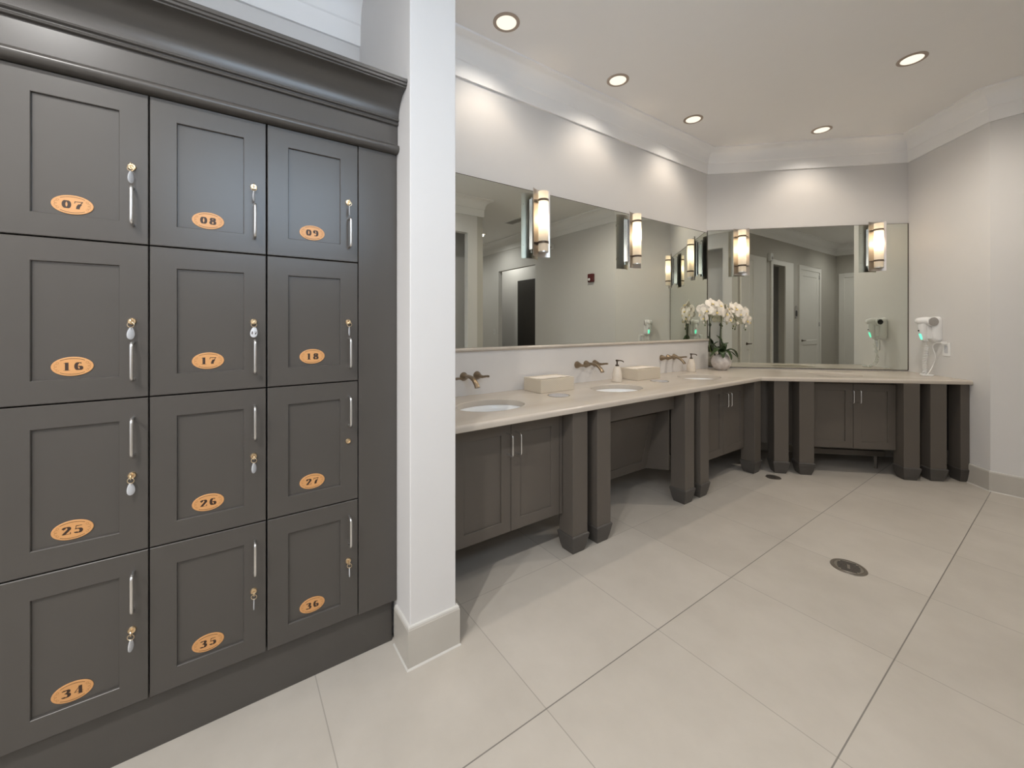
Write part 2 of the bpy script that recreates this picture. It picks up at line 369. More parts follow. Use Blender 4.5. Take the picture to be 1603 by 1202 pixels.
# corridor doors on the wall at NY (facing +Y)
def cdoor(name, x0, x1, ztop, slabm, casing=(.09, .09), handle=None, hinges=None, leaf=True):
    t = thing(name, None, None, (0, NY, 0), 0, kind='structure')
    bm = new(); c0, c1 = casing
    box(bm, (x0-c0, 0, 0), (x0, .025, ztop+.09)); box(bm, (x1, 0, 0), (x1+c1, .025, ztop+.09)); box(bm, (x0, 0, ztop), (x1, .025, ztop+.09))
    obj('door_casing', bm, 'doorpaint', t, bevel=.004)
    if leaf:
        bm = new(); w_ = x1-x0
        box(bm, (x0, .0005, .01), (x1, .004, ztop))
        for za, zb in ((.01, .95), (.95, ztop)):
            def rect(ins, y, bot=0): return [(x0+ins, y, za+ins*(1 if za < .5 else .4)), (x1-ins, y, za+ins*(1 if za < .5 else .4)), (x1-ins, y, zb-ins*(.4 if za < .5 else 1)), (x0+ins, y, zb-ins*(.4 if za < .5 else 1))]
            rings(bm, [rect(0, .004), rect(0, .014), rect(.12, .014), rect(.135, .005)])
        obj('door_leaf', bm, slabm, t)
    if handle:
        bm = new(); lathe(bm, [(.026, 0), (.026, .01), (.01, .012), (.01, .045)], 16, Matrix.Translation((handle, .01, 1.0)) @ Matrix.Rotation(-PI/2, 4, 'X'))
        tube(bm, [(handle, .05, 1.0), (handle+.10, .05, 1.0)], .009); obj('door_handle', bm, 'band', t)
    if hinges:
        for hz in (.35, 1.3, 2.35):
            bm = new(); box(bm, (hinges-.012, .008, hz), (hinges+.012, .026, hz+.09)); obj('hinge', bm, 'steel', t)
    return t
cdoor('door_1', .72, 1.08, 2.5, 'doorpaint', (.1, .5), handle=.84)
cdoor('door_2', 1.87, 2.42, 2.5, 'doorpaint', (.08, .38), leaf=False)
cdoor('door_3', 3.18, 4.2, 2.5, 'doorpaint', (.07, .1), hinges=4.19, handle=3.25)
t = thing('door_5', None, None, (EX, 0, 0), 0, kind='structure')
bm = new(); box(bm, (-.025, 3.25, 0), (0, 3.36, 2.55)); box(bm, (-.025, 3.36, 2.45), (0, 4.3, 2.55)); box(bm, (-.025, 4.2, 0), (0, 4.3, 2.45)); obj('door_casing', bm, 'doorpaint', t, bevel=.004)
bm = new(); box(bm, (-.012, 3.36, .01), (0, 4.2, 2.45)); obj('door_leaf', bm, 'doorpaint', t)

# ------------------------------------------------------------------ lockers
ROWZ = [1.5951, 1.1231, .6504, .1826]; RH = .4706; ROWT = [2.0637, 1.5951, 1.1231, .6504]
COLY = [-.5180, -.2042, .1108]; CW = .3145
NUMS = [['07', '08', '09'], ['16', '17', '18'], ['25', '26', '27'], ['34', '35', '36']]
def arc(cx, cy, rx, ry, a0, a1, n=14): return [(cx+rx*math.cos(math.radians(a0+(a1-a0)*i/n)), cy+ry*math.sin(math.radians(a0+(a1-a0)*i/n))) for i in range(n+1)]
DIG = {  # strokes in a 0..0.6 x 0..1 box, drawn with a wide flat nib
 '0': [arc(.3, .5, .19, .46, 0, 360, 28)],
 '1': [[(.32, .97), (.32, .03)], ['t', (.12, .02), (.52, .02)], ['t', (.14, .90), (.32, .97)]],
 '2': [arc(.3, .74, .19, .22, 175, -40, 14) + [(.12, .10)], ['t', (.08, .07), (.55, .07)], ['t', (.55, .05), (.57, .26)], ['t', (.10, .66), (.14, .74)]],
 '3': [arc(.27, .76, .18, .20, 150, -80, 14), arc(.27, .28, .21, .25, 85, -150, 16)],
 '4': [['t', (.40, .95), (.04, .30)], [(.42, .97), (.42, .03)], ['t', (.03, .28), (.60, .28)], ['t', (.26, .02), (.58, .02)]],
 '5': [['t', (.14, .95), (.52, .92)], ['t', (.14, .95), (.11, .52)], ['t', (.14, .90), (.50, .90)], arc(.28, .31, .20, .28, 125, -150, 18)],
 '6': [arc(.33, .5, .20, .46, 75, 270, 18), arc(.33, .28, .17, .24, -90, 120, 18), ['t', (.44, .93), (.47, .80)]],
 '7': [['t', (.06, .95), (.58, .95)], ['t', (.07, .91), (.55, .91)], ['t', (.07, .96), (.04, .72)], ['t', (.57, .93), (.40, .60)], [(.40, .62), (.34, .50), (.29, .36), (.26, .20), (.25, .05)]],
 '8': [arc(.3, .74, .15, .22, 0, 360, 22), arc(.3, .27, .19, .25, 0, 360, 24)],
 '9': [arc(.27, .5, .20, .46, -105, 90, 18), arc(.27, .72, .17, .24, 90, 300, 18), ['t', (.16, .07), (.13, .20)]],
}
def hull2(pts):
    pts = sorted(set((round(x, 6), round(y, 6)) for x, y in pts))
    def half(P):
        h = []
        for p in P:
            while len(h) > 1 and (h[-1][0]-h[-2][0])*(p[1]-h[-2][1])-(h[-1][1]-h[-2][1])*(p[0]-h[-2][0]) <= 0: h.pop()
            h.append(p)
        return h
    a = half(pts); b = half(pts[::-1]); return a[:-1]+b[:-1]
GW = .80
def glyph(bm, ch, y, z, h, x=0):
    kz = 0
    for st in DIG[ch]:
        nw, nh = .118, .024
        if st[0] == 't': st = st[1:]; nw, nh = .022, .022
        for p, q in zip(st, st[1:]):
            P = [(c[0]+sx*nw, c[1]+sy*nh) for c in (p, q) for sx in (-1, 1) for sy in (-1, 1)]
            H = hull2(P)
            if len(H) < 3: continue
            kz += 1; bm.faces.new([bm.verts.new((x+kz*2e-6, y+u*h*GW/.6, z+v*h)) for u, v in H])
def number_bm(s, cy, cz, h, x):
    bm = new(); w_ = GW*h; gap = .26*h
    y = cy-(len(s)*w_+(len(s)-1)*gap)/2
    for ch in s:
        glyph(bm, ch, y, cz-h/2, h, x); y += w_+gap
    return bm
def ribbon(bm, pts, w_, x):
    P = [Vector((a, b)) for a, b in pts]; L = []
    for i, p in enumerate(P):
        t_ = (P[min(i+1, len(P)-1)]-P[max(i-1, 0)]).normalized(); n_ = Vector((-t_.y, t_.x))*w_/2
        L.append([(x, p.x+n_.x, p.y+n_.y), (x, p.x-n_.x, p.y-n_.y)])
    V = [[bm.verts.new(q) for q in l] for l in L]
    for a, b in zip(V, V[1:]): bm.faces.new((a[0], a[1], b[1], b[0]))
POS = {0: 'in the top row', 1: 'in the second row', 2: 'in the third row', 3: 'in the bottom row'}
rnd = random.Random(4)
for r in range(4):
    for c in range(3):
        num = NUMS[r][c]; y0 = COLY[c]; z0 = ROWZ[r]; h = ROWT[r]-ROWZ[r]-.003; w_ = CW-.003
        where = POS[r] + (', beside the plain board' if c == 2 else ', leftmost' if c == 0 else '')
        t = thing('locker', 'dark grey locker numbered %s, %s' % (num, where), 'locker', (LX, y0, z0), 0, 'numbered lockers in the dark grey bank')
        bm = new(); box(bm, (-.58, .0005, .0003), (-.024, CW-.0005, ROWT[r]-ROWZ[r]-.0003)); obj('carcass', bm, 'gap', t)
        bm = new(); shaker(bm, w_-.001, h-.001, y0=.002, z0=.002, t=.022); d = obj('door', bm, 'locker', t)
        top = ROWT[r]-z0; py = CW-.036
        hz = (.058, .170) if r < 2 else (top-.172, top-.060)
        bm = new(); pull(bm, py, hz[0], hz[1], out=.034); obj('handle', bm, 'nickel', d, smooth=True, angle=60)
        lz = .235 if r < 2 else top-.236
        bm = new(); mt = Matrix.Translation((0, py-.003, lz)) @ Matrix.Rotation(PI/2, 4, 'Y')
        lathe(bm, [(.0105, -.002), (.0105, .003), (.0085, .006), (.0045, .006), (.004, .0045)], 20, mt); lk = obj('cam_lock', bm, 'brass', t, smooth=True)
        # number plate
        pz = .1045 if r else .0995; pc = .148; a_, b_ = .0430, .0275
        bm = new(); E = [(math.cos(2*PI*i/48), math.sin(2*PI*i/48)) for i in range(48)]
        rings(bm, [[(-.0078, pc+a_*x, pz+b_*y) for x, y in E], [(-.0060, pc+a_*x, pz+b_*y) for x, y in E], [(-.0055, pc+(a_-.0008)*x, pz+(b_-.0008)*y) for x, y in E]])
        pl = obj('number_plate', bm, 'plate', t)
        obj('number', number_bm(num, pc, pz, .0230, -.0052), 'ink', pl)
        bm = new()
        ribbon(bm, arc(pc, pz, .0375, .0225, 48, 132, 16), .0011, -.0052); obj('border_line', bm, 'ink', pl)
        bm = new(); ribbon(bm, arc(pc, pz, .0375, .0225, -48, -132, 16), .0011, -.0052); obj('border_line', bm, 'ink', pl)
        for s in (-1, 1):
            bm = new()
            path = [(pc+s*(.0300+x), pz+z_) for x, z_ in arc(.0, .0105, .0026, .0026, -60, 250, 10)+arc(.0018, .0035, .0048, .0042, 110, -95, 12)+arc(.0018, -.0035, .0048, .0042, 95, -110, 12)+arc(.0, -.0105, .0026, .0026, 110, -200, 10)]
            ribbon(bm, path, .0012, -.0052)
            obj('scrollwork', bm, 'scroll', pl)
        if num == '27': continue
        # key with tag hanging in the lock
        face = {'07': 62, '08': 72, '09': 78, '16': 45, '17': 5, '18': 66, '25': 40, '26': 50, '34': 64, '35': 84, '36': 84}[num]
        k = thing('locker_key', 'small key with a white oval tag hanging in the lock of locker %s' % num, 'key', (LX+.006, y0+py-.003, z0+lz), 0, 'keys left in the locker doors')
        bm = new(); box(bm, (0, -.0011, -.004), (.007, .0011, .004))
        lathe(bm, [(.0085, -.0011), (.0085, .0011)], 20, Matrix.Translation((.0135, 0, 0)) @ Matrix.Rotation(PI/2, 4, 'X') @ Matrix.Rotation(0, 4, 'Z')); obj('bow', bm, 'brass', k)
        bm = new(); R_ = .008
        tube(bm, [(.016+.3*R_*math.cos(a), R_*math.cos(a), -.010+R_*math.sin(a)) for a in [2*PI*i/18 for i in range(19)]], .0009, 6, False); obj('ring', bm, 'brass', k, smooth=True)
        bm = new(); zc = -.036
        ang = math.radians(face); tw = Matrix.Translation((.014, 0, zc)) @ Matrix.Rotation(ang, 4, 'Z') @ Matrix.Rotation(math.radians(rnd.uniform(-6, 6)), 4, 'X')
        E = [(math.cos(2*PI*i/28), math.sin(2*PI*i/28)) for i in range(28)]
        # egg outline, narrower towards the top
        def egg(x, s): return [tw @ Vector((x, s*.0105*u*(1-.25*v), s*.0185*v)) for u, v in E]
        rings(bm, [egg(-.0011, .94), egg(-.0006, 1), egg(.0006, 1), egg(.0011, .94)]); tg = obj('tag', bm, 'tag', k, smooth=True, angle=50)
        bm = new(); tube(bm, [(.0165, 0, -.017), (.015, .0005, -.024)], .0010, 6); obj('link', bm, 'nickel', k)
        if num == '17':
            bm = number_bm('17', 0, 0, .010, 0)
            bm.transform(tw @ Matrix.Translation((.0014, 0, -.003))); obj('tag_number', bm, 'ink', tg)
# filler boards, plinth, cornice
bm = new(); box(bm, (LX-.022, .4262, .1826), (LX, YE-.001, 2.0637)); box(bm, (LX-.58, .4270, .1826), (LX-.022, .4400, 2.0637))
tag(obj('filler_board', bm, 'locker', bevel=.0015), 'tall plain dark grey board between locker 18 and the white pillar', 'filler board')
bm = new(); box(bm, (LX-.6, YS-.108, .1826), (LX, YS-.003, 2.0637)); tag(obj('end_board', bm, 'locker', bevel=.0015), 'dark grey end board of the locker bank, away from the pillar', 'filler board')
bm = new(); box(bm, (LX-.6, YS-.108, 0), (LX-.026, YE-.014, .1815)); tag(obj('plinth', bm, 'locker', bevel=.001), 'dark grey plinth board under the bottom row of lockers', 'plinth')
co = thing('cornice', 'wide dark grey cornice with a curved cove across the top of the lockers', 'cornice', (LX, 0, 2.0637))
def prof_sweep(name, prof, m='locker', angle=25):
    bm = new(); rings(bm, [[(x, YS-.108, z) for x, z in prof], [(x, YE-.0015, z) for x, z in prof]]); return obj(name, bm, m, co, smooth=True, angle=angle)
bead = [(-.1, .0005), (.012, .0005)] + [(.012+.020*math.sin(a), .0185-.0175*math.cos(a)) for a in [PI*i/12 for i in range(1, 12)]] + [(.012, .037), (-.1, .037)]
prof_sweep('bead', bead)
prof_sweep('frieze', [(-.1, .037), (.010, .037), (.010, .117), (-.1, .117)])
cv = [(-.1, .117), (.012, .117), (.020, .119), (.022, .124), (.018, .128), (.018, .132), (.026, .134), (.028, .139), (.022, .143)]
for i in range(0, 13):
    a = PI/2*i/12*.93; cv.append((.022+.090*(1-math.cos(a)), .143+.088*math.sin(a)))
cv += [(.112, .232), (.112, .237), (.119, .239), (.119, .247), (.124, .249), (.124, .262), (-.1, .262)]
prof_sweep('cove', cv)
bm = new(); box(bm, (-.58, YS-.108, .0005), (-.1, YE-.0015, .2)); obj('top_board', bm, 'locker', co)

# ------------------------------------------------------------------ vanity: posts, cabinets, counter
CT, CB = .872, .836
def post_meshes(t):
    bm = new(); box(bm, (-.06, -.06, .104), (.06, .06, CB)); obj('shaft', bm, 'cabinet', t, bevel=.0025)
    bm = new(); sq = lambda h, z: [(-h, -h, z), (h, -h, z), (h, h, z), (-h, h, z)]
    rings(bm, [sq(.046, 0), sq(.056, .035), sq(.068, .098), sq(.069, .106), sq(.063, .112), sq(.058, .112)]); obj('foot', bm, 'foot', t, bevel=.0025)
P0 = Vector((-1.575, 4.08)); U = Vector((.70711, .70711)); N = Vector((.70711, -.70711))
def Q(s, d): p = P0+U*s-N*d; return (p.x, p.y)
posts = [((-1.775, 1.694), 0, 'nearest the white pillar'), ((-1.775, 1.898), 0, 'at the near side of the open knee space'),
         ((-1.775, 2.833), 0, 'at the far side of the open knee space'), ((-1.775, 3.040), 0, 'just beyond the open knee space, beside a cabinet'),
         ((-1.772, 3.915), 0, 'at the end of the long run, before the counter turns'), (Q(-.01, .0625), -PI/4, 'standing alone behind the small round floor cover'),
         (Q(.196, .0625), -PI/4, 'at the left side of the cabinet under the far mirror'), (Q(1.018, .078), -PI/4, 'at the right side of the cabinet under the far mirror'),
         (Q(1.226, .092), -PI/4, 'under the hair dryer, middle of the right-end three'), (Q(1.437, .118), -PI/4, 'half as wide, at the very end touching the right wall')]
first = None
for (x, y), rz, lab in posts:
    lab = 'dark square post ' + lab
    if first is None:
        first = thing('vanity_post', lab, 'post', (x, y, 0), rz, 'square posts under the counter'); post_meshes(first)
    else:
        d_ = dup(first, (x, y, 0), rz, lab)
        if 'half as wide' in lab: d_.scale = (1, .54, 1)   # a half-width post against the wall
def cabinet(label, loc, rz, w_, depth, z0=.222, z1=CB-.001, split=None, left_fill=0, right_fill=0, st=.062):
    """local: x outward (door face at 0), y along"""
    t = thing('vanity_cabinet', label, 'cabinet', (loc[0], loc[1], z0), rz, 'two-door cabinets under the counter')
    h = z1-z0; bm = new(); a_, b_ = -left_fill, w_+right_fill; U4 = lambda x, i: None
    box(bm, (-depth, a_, 0), (-.022, b_, .018)); box(bm, (-depth, a_, .0), (-depth+.012, b_, h)); box(bm, (-depth, a_, 0), (-.022, a_+.018, h)); box(bm, (-depth, b_-.018, 0), (-.022, b_, h)); box(bm, (-.04, a_, h-.03), (-.022, b_, h))
    obj('carcass', bm, 'cabinet', t)
    sp = split or w_/2
    for i, (a, b) in enumerate(((0, sp), (sp, w_))):
        bm = new(); shaker(bm, b-a-.003, h-.022, stile=st, y0=a+.0015, z0=.0015, t=.02, rec=.008); d = obj('door', bm, 'cabinet', t)
        y = sp-.028 if i == 0 else sp+.028
        bm = new(); pull(bm, y, h-.022-.165, h-.022-.052, out=.058, r=.0042); obj('handle', bm, 'chrome', d, smooth=True, angle=60)
    if left_fill: bm = new(); box(bm, (-.022, -left_fill, 0), (-.0, -.001, h)); obj('filler_strip', bm, 'cabinet', t)
    if right_fill: bm = new(); box(bm, (-.022, w_+.001, 0), (0, w_+right_fill, h)); obj('filler_strip', bm, 'cabinet', t)
    return t
cabinet('dark brown two-door cabinet next to the white pillar, under the nearest sink', (-1.80, .904), 0, .704, .50, left_fill=.115, right_fill=.02)
cabinet('dark brown two-door cabinet between the knee space and the counter corner', (-1.80, 3.115), 0, .738, .50, split=.372, left_fill=.0)
c45 = Q(.262, .10)
cabinet('dark brown two-door cabinet under the far mirror', c45, -PI/4, .692, .50, split=.358, z0=.232)
# knee space
t = thing('knee_space_panel', 'open knee space with apron and sloping dark panel under the middle sink', 'vanity unit', (-1.80, 1.965, 0))
bm = new(); box(bm, (-.03, 0, .708), (0, .80, CB-.001)); obj('apron', bm, 'cabinet', t, bevel=.0015)
sl = math.atan2(.10, .45)
bm = new(); shaker(bm, .78, .47, stile=.07, rec=.006, t=.018, y0=0, z0=0)
bm.transform(Matrix.Translation((-.245, .01, .19)) @ Matrix.Rotation(sl, 4, 'Y')); obj('sloping_panel', bm, 'cabinet', t)
for y in (.782,):
    bm = new(); P = [(-.04, .835), (-.04, .235), (-.27, .185), (-.40, .185), (-.40, .835)]
    rings(bm, [[(x, y, z) for x, z in P], [(x, y+.018, z) for x, z in P]]); obj('side_panel', bm, 'cabinet', t)
# corner filler
bm = new(); A_ = (-1.905, 3.872); B_ = (-1.905, 4.06); C_ = Q(.10, .16); D_ = Q(.25, .16)
for p, q in ((A_, B_), (B_, C_), (C_, D_)):
    slab(bm, p, q, (), .225, CB-.002, .018)
tag(obj('corner_panel', bm, 'cabinet'), 'plain dark panel set back in the corner under the counter turn', 'panel')
pa = Vector(Q(.27, .30)); pb = Vector(Q(1.0, .30))
bm = new(); slab(bm, pa, pb, (), .115, .165, .03); o = obj('pipe_cover', bm, 'cabinet', bevel=.002)
for q_ in (0.06, .66):
    pp = pa+(pb-pa).normalized()*q_
    bm = new(); box(bm, (-.011, -.011, 0), (.011, .011, .12), Matrix.Translation((pp.x-.010, pp.y+.010, 0))); obj('support', bm, 'cabinet', o)
tag(o, 'low dark rail running below the cabinet under the far mirror', 'rail')
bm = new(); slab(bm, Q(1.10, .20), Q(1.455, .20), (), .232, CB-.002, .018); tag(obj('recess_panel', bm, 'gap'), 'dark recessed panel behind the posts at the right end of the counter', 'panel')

# counter: outline with ellipse holes
fx = -1.690; od = .745
def off_front(s): p = Vector(K)+U*s+N*od; return (p.x, p.y)
ic = (fx, fx+6.681-1.41421*od)
kr = Vector(K2); dirr = Vector((.70711, -.70711)); endp = kr+dirr*.695
g = .0005
outline = [(bX+g, YC+g), (fx, YC+g), ic, (endp.x-.001, endp.y-.001), (K2[0]-g, K2[1]-2*g), (K[0]+g, K[1]-g)]
sinks = [(-2.03, 1.27, 0), (-2.03, 2.385, 0), (-2.03, 3.50, 0)]
bs = Vector(K)+U*1.03+N*.40; sinks.append((bs.x, bs.y, -PI/4))
SAX, SAY = .165, .215
chutes = [(-2.035, 1.81), (-2.06, 2.955)]
CR = .072
def loop_edges(bm, pts, z):
    v = [bm.verts.new((x, y, z)) for x, y in pts]; return [bm.edges.new((v[i], v[(i+1) % len(v)])) for i in range(len(v))]
def inset(poly, ds):
    # move every edge of a closed polygon inwards by its own distance (edge i runs from point i to i+1)
    n = len(poly); P = [Vector(p) for p in poly]
    area = sum(P[i].x*P[(i+1) % n].y-P[(i+1) % n].x*P[i].y for i in range(n)); sg = 1 if area > 0 else -1
    L = []
    for i in range(n):
        u = (P[(i+1) % n]-P[i]).normalized(); nn = Vector((-u.y, u.x))*sg; L.append((P[i]+nn*ds[i], u))
    out = []
    for i in range(n):
        (p, u), (q, v) = L[i-1], L[i]; den = u.x*v.y-u.y*v.x; t_ = ((q-p).x*v.y-(q-p).y*v.x)/den; out.append(tuple(p+u*t_))
    return out
def ellipse_pts(x, y, rz, ax, ay, n=64): return [(x+ax*math.cos(a)*math.cos(rz)-ay*math.sin(a)*math.sin(rz), y+ax*math.cos(a)*math.sin(rz)+ay*math.sin(a)*math.cos(rz)) for a in [2*PI*i/n for i in range(n)]]
bm = new()
rn = .016; th_ = CT-CB; front = [0, 1, 1, 0, 0, 0]   # outline edges 1 and 2 are the visible front
prof_n = [(rn*(1-math.sin(a)), CT-rn*(1-math.cos(a))) for a in [PI/2*k/6 for k in range(7)]] + [(.006*(1-math.cos(a)), CB+.006*(1-math.sin(a))) for a in [PI/2*k/4 for k in range(5)]]
loops = [[(x, y, z) for x, y in inset(outline, [d*f for f in front])] for d, z in prof_n]
rings(bm, loops, False, False)
inner = []
for kk, (x, y, rz) in enumerate(sinks):
    pl_ = [(.008*(1-math.sin(a)), CT-.008*(1-math.cos(a))) for a in [PI/2*k/4 for k in range(5)]]+[(0, CB)]
    rings(bm, [[(u, v, z) for u, v in ellipse_pts(x, y, rz, SAX+d, SAY+d)] for d, z in pl_], False, False); inner.append((x, y, rz, SAX, SAY, .008, 64))
for x, y in chutes:
    rings(bm, [[(u, v, z) for u, v in ellipse_pts(x, y, 0, CR, CR, 40)] for z in (CT, CB)], False, False); inner.append((x, y, 0, CR, CR, 0, 40))
for z, dd, key in ((CT, prof_n[0][0], 5), (CB, prof_n[-1][0], 0)):
    b2 = new(); ed = loop_edges(b2, inset(outline, [dd*f for f in front]), z)
    for x, y, rz, ax, ay, e_, nn in inner: ed += loop_edges(b2, ellipse_pts(x, y, rz, ax+(e_ if z == CT else 0), ay+(e_ if z == CT else 0), nn), z)
    bmesh.ops.triangle_fill(b2, use_beauty=True, use_dissolve=False, edges=ed, normal=(0, 0, 1))
    vm = {v: bm.verts.new(v.co) for v in b2.verts}
    for f in b2.faces: bm.faces.new([vm[v] for v in f.verts])
    b2.free()
tag(obj('countertop', bm, 'quartz', smooth=True, angle=20), 'long cream stone countertop that turns along two walls', 'countertop')
# splash + ledge on the left wall
bm = new(); box(bm, (bX+g, YC+g, CT), (bX+.018, K[1]-.006, 1.166)); sp = obj('backsplash', bm, 'splash', bevel=.001)
tag(sp, 'pale stone backsplash with a rounded ledge under the long mirror', 'backsplash')
bm = new(); pr = [(0.0005, 1.166), (.026, 1.166)] + [(.026+.012*math.sin(a), 1.178-.012*math.cos(a)) for a in [PI*i/8 for i in range(1, 8)]] + [(.026, 1.19), (.0005, 1.19)]
rings(bm, [[(bX+d, YC+g, z) for d, z in pr], [(bX+d, K[1]-.010, z) for d, z in pr]]); obj('ledge', bm, 'quartz', sp, smooth=True, angle=40)

# mirrors
bm = new(); box(bm, (bX+.001, YC+.002, 1.1915), (bX+.006, K[1]-.004, 2.345)); mo = obj('wall_mirror', bm, 'mirror')
tag(mo, 'long frameless mirror above the row of sinks', 'mirror')
bm = new()
box(bm, (bX+.0005, YC+.002, 2.345), (bX+.0075, K[1]-.004, 2.348)); obj('edge_strip', bm, 'band', mo)
Lb = (Vector(K2)-Vector(K)).length
t = thing('wall_mirror', 'frameless mirror on the angled far wall behind the orchid', 'mirror', (K[0], K[1], .886), -PI/4)
bm = new(); box(bm, (.001, .004, 0), (.006, Lb-.006, 1.482)); obj('glass', bm, 'mirror', t)
bm = new(); box(bm, (.0005, Lb-.006, -.003), (.009, Lb-.001, 1.485)); box(bm, (.0005, .004, -.005), (.009, Lb-.006, -.0)); box(bm, (.0005, .004, 1.482), (.0075, Lb-.006, 1.485))
box(bm, (.0005, .004, -.005), (.008, .008, 1.485)); obj('edge_strip', bm, 'band', t)

# sinks
def sink(label, x, y, rz, first=[None]):
    if first[0]: return dup(first[0], (x, y, CB), rz, label)
    t = thing('sink', label, 'sink', (x, y, CB), rz, 'oval undermount sinks'); first[0] = t
    bm = new(); n = 48
    pr = [(1.10, -.0005), (1.10, -.006), (1.0, -.008)] ; L = []
    for s, z in ((1.06, -.0008), (1.01, -.0008), (.99, -.004), (.975, -.03), (.93, -.07), (.80, -.115), (.55, -.14), (.25, -.148), (.10, -.15)):
        L.append([(SAX*s*math.cos(2*PI*i/n), SAY*s*math.sin(2*PI*i/n), z) for i in range(n)])
    rings(bm, L, False, True); bowl = obj('bowl', bm, 'ceramic', t, smooth=True, angle=60)
    so = bowl.modifiers.new('thickness', 'SOLIDIFY'); so.thickness = .006; so.offset = 1
    bm = new(); lathe(bm, [(.022, -.149), (.024, -.145), (.016, -.144), (.006, -.146)], 20); obj('drain', bm, 'chrome', t, smooth=True)
    bm = new(); lathe(bm, [(.009, 0), (.011, .0015), (.006, .003), (.004, .001)], 16, Matrix.Translation((-.151, .0, -.055)) @ Matrix.Rotation(math.radians(72), 4, 'Y')); obj('overflow', bm, 'bronze', t, smooth=True)
    return t
sink('white oval undermount sink nearest the white pillar', *sinks[0])
sink('white oval undermount sink over the open knee space', *sinks[1])
sink('white oval undermount sink in the long run just before the orchid', *sinks[2])
sink('white oval undermount sink in front of the far mirror', *sinks[3])

# faucets: 3 holes, wall mounted
def faucet(label, loc, rz, first=[None]):
    if first[0]: return dup(first[0], loc, rz, label)
    t = thing('faucet', label, 'faucet', loc, rz, 'wall-mounted bronze faucets'); first[0] = t
    ry = Matrix.Rotation(PI/2, 4, 'Y')
    def esc(bm, y): lathe(bm, [(.029, 0), (.029, .004), (.026, .012), (.017, .034), (.015, .040), (.006, .041)], 24, Matrix.Translation((0, y, 0)) @ ry)
    for y in (-.102, .102):
        bm = new(); esc(bm, y)
        lv = smoothpath([(.030, y, 0), (.052, y, -.002), (.075, y+.004, -.001), (.105, y+.008, .004), (.135, y+.010, .007)], 4)
        tube(bm, lv, [.012]*4+[.0105]*4+[.0085]*4+[.0075]*(len(lv)-12), 12); obj('handle', bm, 'bronze', t, smooth=True, angle=50)
    bm = new(); esc(bm, 0)
    sp_ = smoothpath([(.025, 0, .002), (.06, 0, .006), (.10, 0, .004), (.14, 0, -.010), (.170, 0, -.034), (.182, 0, -.052)], 5)
    n = len(sp_); L = []
    for i, p in enumerate(sp_):
        a = sp_[max(0, i-1)]; b = sp_[min(n-1, i+1)]; T_ = (b-a).normalized(); u = Vector((0, 1, 0)); v = T_.cross(u)
        f = i/(n-1); ww = .0125+.006*f; hh = .0125-.004*f
        L.append([p+u*ww*math.copysign(abs(math.cos(q))**.7, math.cos(q))+v*hh*math.copysign(abs(math.sin(q))**.7, math.sin(q)) for q in [2*PI*k/20 for k in range(20)]])
    rings(bm, L); obj('spout', bm, 'bronze', t, smooth=True, angle=50)
    return t
FZ = 1.02
faucet('bronze wall faucet with two lever handles nearest the white pillar', (bX+.018, 1.275, FZ-.018), 0)
faucet('bronze wall faucet with two lever handles over the middle sink, between the two tissue boxes', (bX+.018, 2.412, FZ), 0)
faucet('bronze wall faucet with two lever handles nearest the orchid', (bX+.018, 3.54, FZ+.003), 0)

# trash chutes
for (x, y), lab in zip(chutes, ('steel disc set in the counter in front of the nearer tissue box', 'steel disc set in the counter in front of the farther tissue box')):
    t = thing('waste_chute', 'round ' + lab, 'waste chute', (x, y, CT), 0, 'round steel discs in the counter')
    bm = new(); lathe(bm, [(CR-.001, -.02), (CR-.001, .0004), (CR+.003, .0006), (CR+.002, .0016), (CR-.003, .0018), (CR-.004, -.02)], 40, cap0=False, cap1=False); obj('rim', bm, 'steel', t, smooth=True)
    bm = new(); lathe(bm, [(CR-.0045, -.004), (CR-.0045, .0006), (.03, .0002), (.001, .0)], 40); obj('flap', bm, 'flap', t, smooth=True)
# tissue boxes
def napbox(x, y, rz, lab):
    t = thing('tissue_box', lab, 'tissue box', (x, y, CT), rz, 'woven napkin boxes on the counter')
    W_, D_, H_ = .31, .19, .096
    bm = new(); R4 = lambda i, z: [(i, i, z), (D_-i, i, z), (D_-i, W_-i, z), (i, W_-i, z)]
    rings(bm, [R4(.002, .0005), R4(0, .004), R4(0, H_-.002), R4(.002, H_), R4(.010, H_), R4(.012, H_-.002), R4(.012, .01)]); obj('woven_tray', bm, 'weave', t)
    bm = new(); z = .011; rr = random.Random(7)
    k = 0
    while z < H_-.010:
        dx, dy = rr.uniform(-.0015, .0015), rr.uniform(-.0015, .0015)
        box(bm, (.017+dx, .017+dy, z), (D_-.017+dx, W_-.017+dy, z+.0052)); z += .006
    # raised top sheets
    v = [bm.verts.new(p) for p in ((.017, .02, H_-.004), (D_-.02, .018, H_+.001), (D_-.018, W_-.022, H_+.003), (.02, W_-.02, H_-.003), (.095, .15, H_+.005))]
    for a in range(4): bm.faces.new((v[a], v[(a+1) % 4], v[4]))
    obj('napkin_stack', bm, 'paper', t)
    return t
napbox(-2.338, 1.748, 0, 'woven cream box of paper napkins nearer the pillar, between the first two faucets')
napbox(-2.362, 2.816, 0, 'woven cream box of paper napkins beside the soap bottle, nearer the orchid')
